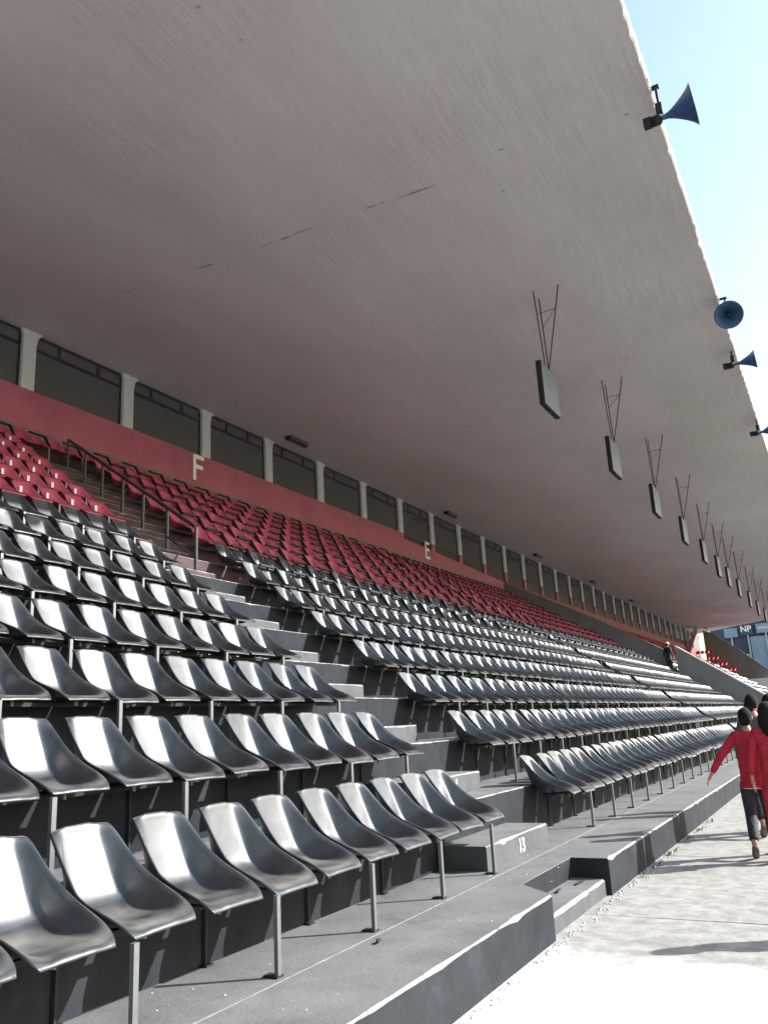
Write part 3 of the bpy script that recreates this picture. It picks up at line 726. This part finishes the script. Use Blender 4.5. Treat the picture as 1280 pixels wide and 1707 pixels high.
def person(loc, height, rz, label, top, bottom, hairmat=m_hair, stride=.22, arm=0.0, hair='short', cap=None, headturn=0.0, legm=None, shoe=m_sole, band=True):
    """local frame: facing +y, left = -x, feet on z = 0, built at 1.70 m then scaled"""
    o = empty('person', loc, rz); tag(o, label, 'person'); s = height / 1.70; o.scale = (s, s, s)
    hipL, hipR = Vector((-.095, 0, .90)), Vector((.095, 0, .90))
    # left leg trails with the heel lifted, right leg leads
    kL, aL, tL = Vector((-.10, .02, .49)), Vector((-.10, -stride - .10, .17)), Vector((-.11, -stride + .03, .035))
    kR, aR, tR = Vector((.10, stride * .75, .49)), Vector((.105, stride * .9, .085)), Vector((.11, stride * .9 + .17, .03))
    shL, shR = Vector((-.185, -.0, 1.40)), Vector((.185, 0, 1.40))
    eL = shL + Vector((-.05 - arm * .32, -.05, -.27 + arm * .07)); wL = eL + Vector((-.02 - arm * .33, .03, -.24 + arm * .08))
    eR = shR + Vector((.07, -.06, -.28)); wR = eR + Vector((.02, .12, -.23))
    hand = lambda w_, e_: w_ + (w_ - e_).normalized() * .09
    bodyp = [(Vector((0, 0, .95)), (.11, .08)), (Vector((0, .01, 1.12)), (.10, .075)), (Vector((0, .0, 1.30)), (.105, .07)), (Vector((0, -.01, 1.46)), (.055, .055)), (Vector((0, .015, 1.53)), (.05, .05)),
             (shL + Vector((.04, 0, -.03)), .036), (eL, .036), (wL, .025), (hand(wL, eL), (.035, .016)), (shR + Vector((-.04, 0, -.03)), .036), (eR, .036), (wR, .025), (hand(wR, eR), (.035, .016)),
             (hipL, .085), (kL, .055), (aL, .036), (tL, (.038, .025)), (hipR, .085), (kR, .055), (aR, .036), (tR, (.038, .025))]
    ed = [(0, 1), (1, 2), (2, 3), (3, 4), (2, 5), (5, 6), (6, 7), (7, 8), (2, 9), (9, 10), (10, 11), (11, 12), (0, 13), (13, 14), (14, 15), (15, 16), (0, 17), (17, 18), (18, 19), (19, 20)]
    me = skin_mesh('body', bodyp, ed, m_skin, 1)
    # head, ears, nose, fingers joined into the body surface mesh
    hb = MB(); hc = Vector((0, .03, 1.605)); ell(hb, hc, (.074, .092, .112), 16)
    ct, st_ = math.cos(headturn), math.sin(headturn)
    def hp(x, y, z): return (hc.x + x * ct - y * st_, hc.y + x * st_ + y * ct, hc.z + z)
    ell(hb, hp(-.076, 0, -.005), (.012, .02, .03), 8); ell(hb, hp(.076, 0, -.005), (.012, .02, .03), 8)
    ell(hb, hp(0, .095, -.015), (.013, .02, .022), 8); ell(hb, hp(0, .072, -.085), (.035, .028, .022), 8)
    for w_, e_, sg in ((wL, eL, 1), (wR, eR, -1)):
        d = (w_ - e_).normalized(); pm_ = hand(w_, e_)
        for f in range(4):
            off = Vector((0, (f - 1.5) * .018, 0)); L_ = (.062, .075, .07, .055)[f]
            p0 = pm_ + off; p1 = p0 + d * L_ * .5 + Vector((sg * .008, 0, 0)); p2 = p1 + d * L_ * .5 + Vector((sg * .022, 0, 0))
            hb.tube([p0 - d * .02, p1, p2], [.009, .0085, .006], 6)
        th = w_ + d * .03; hb.tube([th, th + d * .03 + Vector((sg * .01, .03, 0)), th + d * .06 + Vector((sg * .015, .04, 0))], [.012, .010, .007], 6)
    hm = hb.mesh('h', m_skin, True); bm = bmesh.new(); bm.from_mesh(me); bm.from_mesh(hm); bm.to_mesh(me); bm.free()
    me.materials.clear(); me.materials.append(m_skin); me.polygons.foreach_set('use_smooth', [True] * len(me.polygons))
    link('body', me, o)
    # jacket
    cL = wL - (wL - eL).normalized() * .02; cR = wR - (wR - eR).normalized() * .02
    jk = [(Vector((0, 0, .93)), (.168, .122)), (Vector((0, .0, 1.08)), (.160, .112)), (Vector((0, -.005, 1.25)), (.166, .118)), (Vector((0, -.01, 1.385)), (.138, .098)), (Vector((0, 0, 1.475)), (.078, .075)),
          (shL + Vector((.035, 0, -.015)), .07), (eL, .053), (cL, .040), (shR + Vector((-.035, 0, -.015)), .07), (eR, .053), (cR, .040), (Vector((0, 0, .80)), (.166, .12))]
    link('jacket', skin_mesh('jacket', jk, [(0, 1), (1, 2), (2, 3), (3, 4), (3, 5), (5, 6), (6, 7), (3, 8), (8, 9), (9, 10), (0, 11)], top), o)
    if band:
        b = MB(); nn = 20
        for zz in (.775, .80):
            for q in range(nn): a = 2 * math.pi * q / nn; b.v.append((.172 * math.cos(a), .122 * math.sin(a), zz))
        for q in range(nn): b.f.append((q, (q + 1) % nn, nn + (q + 1) % nn, nn + q)); b.m.append(0)
        link('hem_stripe', b.mesh('hem_stripe', m_white, True), o)
    tr_ = [(Vector((0, 0, .90)), (.13, .095)), (hipL + Vector((0, 0, -.08)), (.088, .10)), ((hipL + kL) / 2, (.088, .092)), (kL, .075), ((kL + aL) / 2, .068), (aL + (kL - aL) * .08, .058),
           (hipR + Vector((0, 0, -.08)), (.088, .10)), ((hipR + kR) / 2, (.088, .092)), (kR, .075), ((kR + aR) / 2, .068), (aR + (kR - aR) * .08, .058)]
    link('trousers', skin_mesh('trousers', tr_, [(0, 1), (1, 2), (2, 3), (3, 4), (4, 5), (0, 6), (6, 7), (7, 8), (8, 9), (9, 10)], bottom), o)
    for a_, t_ in ((aL, tL), (aR, tR)):
        d = (t_ - a_); hl = a_ - Vector((0, d.y * .25, .045))
        link('shoe', skin_mesh('shoe', [(a_ + Vector((0, 0, -.01)), .043), (hl, (.042, .036)), ((a_ + t_) / 2 + Vector((0, 0, -.02)), (.046, .036)), (t_, (.046, .028)), (t_ + (t_ - a_).normalized() * .05, (.036, .02))], [(0, 1), (1, 2), (2, 3), (3, 4)], shoe), o)
    b = MB()
    if hair == 'short':
        ell(b, (hc.x, hc.y - .012, hc.z + .022), (.084, .098, .108), 16); ell(b, hp(0, -.045, -.03), (.074, .06, .075), 12)
    elif hair == 'long':
        ell(b, (hc.x, hc.y - .015, hc.z + .02), (.096, .11, .115), 16); ell(b, (hc.x, hc.y - .07, hc.z - .09), (.105, .065, .15), 14); ell(b, (hc.x + .01, hc.y - .09, hc.z - .2), (.085, .05, .13), 12)
    if b.v:
        for i, v in enumerate(b.v):
            nz = noise.noise(Vector(v) * 22) * .009; d = (Vector(v) - hc); b.v[i] = tuple(Vector(v) + d.normalized() * nz)
        hm_ = b.mesh('hair', hairmat, True); link('hair', hm_, o)
    if cap:
        b = MB(); ell(b, (hc.x, hc.y - .005, hc.z + .045), (.092, .108, .085), 16); ell(b, hp(0, .12, .03), (.06, .07, .012), 12)
        link('cap', b.mesh('cap', cap, True), o)
    return o
person((-1.03, 10.0, 0), 1.50, .08, 'walker in red jacket and black trousers, left arm swung out over the kerb', m_redc, m_dark, stride=.2, arm=.35, hair='short')
person((-.79, 9.75, 0), 1.54, -.05, 'walker with long dark hair in a full red tracksuit, cut by the photo edge', m_redc, m_redc, stride=.16, hair='long', shoe=m_shoe, band=False)
person((-1.09, 11.6, 0), 1.66, .15, 'walker in dark grey top with short dark hair, ahead of the red jacket', m_grey, m_dark, stride=.2, headturn=-.7, band=False)
person((-.93, 12.1, 0), 1.66, 0, 'dark haired walker mostly hidden behind the long haired walker in red', m_grey, m_dark, stride=.2, headturn=-.5, band=False)
person((-8.0, 46.0, P[6]), 1.66, -.5, 'steward in black with a white cap standing by the far sloping wall', m_dark, m_dark, stride=.03, cap=m_white, hair='short')
person((.78, 7.35, 0), 1.60, .1, 'walker in a red jacket just outside the photo whose shadow falls on the path', m_redc, m_dark, stride=.2, hair='short')

# ------------------------------------------------------------------ beyond: next stand, boards, leaning pier
sw = tag(empty('far_stair_wall', (-11, 112, 0)), 'brown sloping concrete wall beyond the far seats, below the blue boards', 'wall')
r, c = sloped_wall('wall_body', 112, 112.5, [(-2, -.6 + H), (-8.07, 4.54 + H), (-11.08, 7.28 + H), (-14.0, 9.58 + H), (-14.9, 9.9 + H)], [m_wallb, m_wallb], .12)
for me, nm in ((r, 'wall_body'), (c, 'coping')): me.transform(Matrix.Translation((11, -112, 0))); link(nm, me, sw)
lp = tag(empty('leaning_pier', (-16.2, 111, 8.3 + H)), 'leaning pier painted white above and red below at the far end of the roof', 'pier')
for (z0, z1, x0, x1, mm, nm) in ((-1.2, 1.15, -.75, .35, m_redp2, 'red_base'), (1.15, 2.2, .35, .8, m_wallp, 'white_top')):
    b = MB(); wa, wb = .3, .2
    b.prism([(x0 - wa, z0), (x0 + wa, z0), (x1 + wb, z1), (x1 - wb, z1)], -.4, .2, 0, 'y'); link(nm, b.mesh(nm, mm), lp)
b = MB(); b.prism([(.6, 2.22), (1.0, 2.22), (2.0, 1.7), (2.2, 2.1), (1.6, 2.5), (.9, 2.6)], -.3, .2, 0, 'y'); link('pier_head', b.mesh('pier_head', m_wallp), lp)
# red and white seats in the sun in front of that wall
fs = empty('far_bench_row', (-13.5, 110.5, 0)); tag(fs, 'short rows of bright red seats in the sun below the far brown wall', 'seats')
sm = seat_meshes(3, 6, m_redp, 'fs', 1.0, False)
for (x, z, n_) in ((-14.6, 7.3, 4), (-13.4, 6.5, 3), (-12.5, 5.7, 3), (-11.6, 4.95, 3)):
    b = MB()
    for q in range(n_):
        base = len(b.v); b.v += [(-v.co.y * 1.1 + x + 13.5 + (q - n_ / 2) * .5, -v.co.x * 1.1, v.co.z + z + H - .75) for v in sm.vertices]
        for p in sm.polygons: b.f.append(tuple(base + i for i in p.vertices)); b.m.append(0)
    link('seat_row', b.mesh('seat_row', m_redp), fs)
fb = tag(empty('far_building', (-10, 128, 0)), 'blue clad building with dark floors and a white lettered board beyond the stand', 'building')
def fbox(nm, m, *a):
    b = MB(); b.box(*a); me = b.mesh(nm, m); me.transform(Matrix.Translation((10, -128, 0))); return link(nm, me, fb)
fbox('wall', m_navy, -16.2, 4, 129, 136, 0, 13.4 + H)
fbox('roof', m_wallg, -16.6, 4, 128.2, 137, 13.4 + H, 14.1 + H)
fbox('cladding_panel', m_blue, -10.9, -8.9, 128.6, 129, 5.2 + H, 10.0 + H); fbox('cladding_panel', m_blue, -8.8, -6.4, 128.6, 129, 5.2 + H, 10.0 + H)
fbox('cladding_panel', m_blue, -6.3, -3.0, 128.6, 129, 5.2 + H, 10.0 + H)
fbox('red_band', m_parapet, -10.9, 3, 128.5, 129, 4.1 + H, 5.2 + H)
for x in (-13.4, -11.2, -8.85): fbox('post', m_wallp, x, x + .18, 128.3, 128.58, 5.0 + H, 10.4 + H)
fbox('balcony', m_wallp, -14.4, -11.3, 128.0, 128.9, 7.2 + H, 7.6 + H)
fbox('sign_board', m_blue, -14.2, -12.4, 128.2, 128.6, 10.1 + H, 11.4 + H)
o = fbox('sign_board', m_navy, -12.1, -10.4, 128.2, 128.6, 10.3 + H, 11.9 + H); o['label'] = 'dark board with white letters NP'
tm = text_mesh('NP', 1.15, .05); tm.materials.clear(); tm.materials.append(m_white); tm.transform(Matrix.Rotation(math.pi / 2, 4, 'X')); tm.transform(Matrix.Translation((-1.25, .15, 10.75 + H))); link('lettering', tm, fb)
fbox('sign_board', m_blue, -9.9, -6.0, 128.2, 128.6, 10.4 + H, 11.7 + H); fbox('sign_stripe', m_wallp, -9.7, -6.2, 128.1, 128.19, 10.9 + H, 11.3 + H)
hd = tag(empty('hoarding', (-6, 111, 0)), 'white board standing at the low end of the far brown wall', 'board')
b = MB(); b.box(-4.6, 2, .2, .3, .2 + H, 3.6 + H); link('board', b.mesh('board', m_white), hd); b = MB(); b.box(-4.5, -4.4, .3, .5, 0, 3.5 + H); b.box(1.8, 1.9, .3, .5, 0, 3.5 + H); link('post', b.mesh('post', m_steel), hd)
tr = MB(); tr.box(-60, 40, 138, 150, 0, 9); 

# ------------------------------------------------------------------ litter, crumbs, weeds
random.seed(21)
b = MB()
for _ in range(520):
    y = random.choice([random.uniform(3.5, 9.8), random.uniform(3.5, 26)]); x = EX + .03 + abs(random.gauss(0, .04)); r_ = random.uniform(.003, .013)
    if y > 7: r_ *= 1.2
    b.v_ = len(b.v); base = len(b.v)
    for a in range(5): q = a * 1.257 + random.random(); b.v.append((x + r_ * math.cos(q), y + r_ * math.sin(q), .002))
    b.v.append((x, y, r_ * random.uniform(.7, 1.4)))
    for a in range(5): b.f.append((base + a, base + (a + 1) % 5, base + 5)); b.m.append(0)
tag(b.obj('rubble_crumbs', m_peb), 'pale concrete crumbs lying along the foot of the kerb', 'rubble', kind='stuff')
b = MB()
for _ in range(90):
    k = random.choice([0, 0, 0, 0, 0, 1, 1, 2]); y = random.uniform(2.2, 9) if k == 0 else random.uniform(8, 24)
    x = random.uniform(RIS[k] + .05, (EX if k == 0 else RIS[k - 1]) - .05); r_ = random.uniform(.002, .006); base = len(b.v)
    for a in range(5): q = a * 1.257 + random.random(); b.v.append((x + r_ * math.cos(q), y + r_ * math.sin(q), P[k] + .001))
    b.v.append((x, y, P[k] + r_))
    for a in range(5): b.f.append((base + a, base + (a + 1) % 5, base + 5)); b.m.append(0)
tag(b.obj('litter_specks', m_white), 'tiny white litter specks scattered over the grey treads', 'litter', kind='stuff')
b = MB()
for cy, n_ in ((10.0, 34), (9.2, 18), (11.2, 20), (12.0, 24), (8.6, 10), (13.0, 14)):
    for _ in range(n_):
        y = cy + random.gauss(0, .13); x = EX + .05 + abs(random.gauss(0, .04)); h = random.uniform(.01, .04); a = random.uniform(0, 6.28)
        dx, dy = math.cos(a), math.sin(a); base = len(b.v); t = random.uniform(.006, .012)
        t *= .6; b.v += [(x - dy * t, y + dx * t, 0), (x + dy * t, y - dx * t, 0), (x + dx * h * .4 + dy * t, y + dy * h * .4 - dx * t, h * .8), (x + dx * h, y + dy * h, h)]
        b.f += [(base, base + 1, base + 2, base + 3)]; b.m.append(0)
tag(b.obj('weeds', m_weed), 'small green weeds growing where the path meets the kerb', 'weeds', kind='stuff')
for (x, y, l_, a, lab) in ((-2.34, 7.05, .16, .5, 'short dark stick on the low notch step, nearer the viewer'), (-2.27, 7.42, .17, .25, 'short dark stick on the low notch step beside the black end face'), (-2.62, 4.55, .07, .6, 'small dark scrap lying on the tread between two seat legs')):
    b = MB(); b.tube([(-l_ / 2, 0, .012), (0, .006, .014), (l_ / 2, 0, .01)], [.008, .011, .006], 6); zz = .135 if y > 7 else P[0]
    o = b.obj('stick', m_black, loc=(x, y, zz)); o.rotation_euler = (0, 0, a + 1.2); tag(o, lab, 'stick')
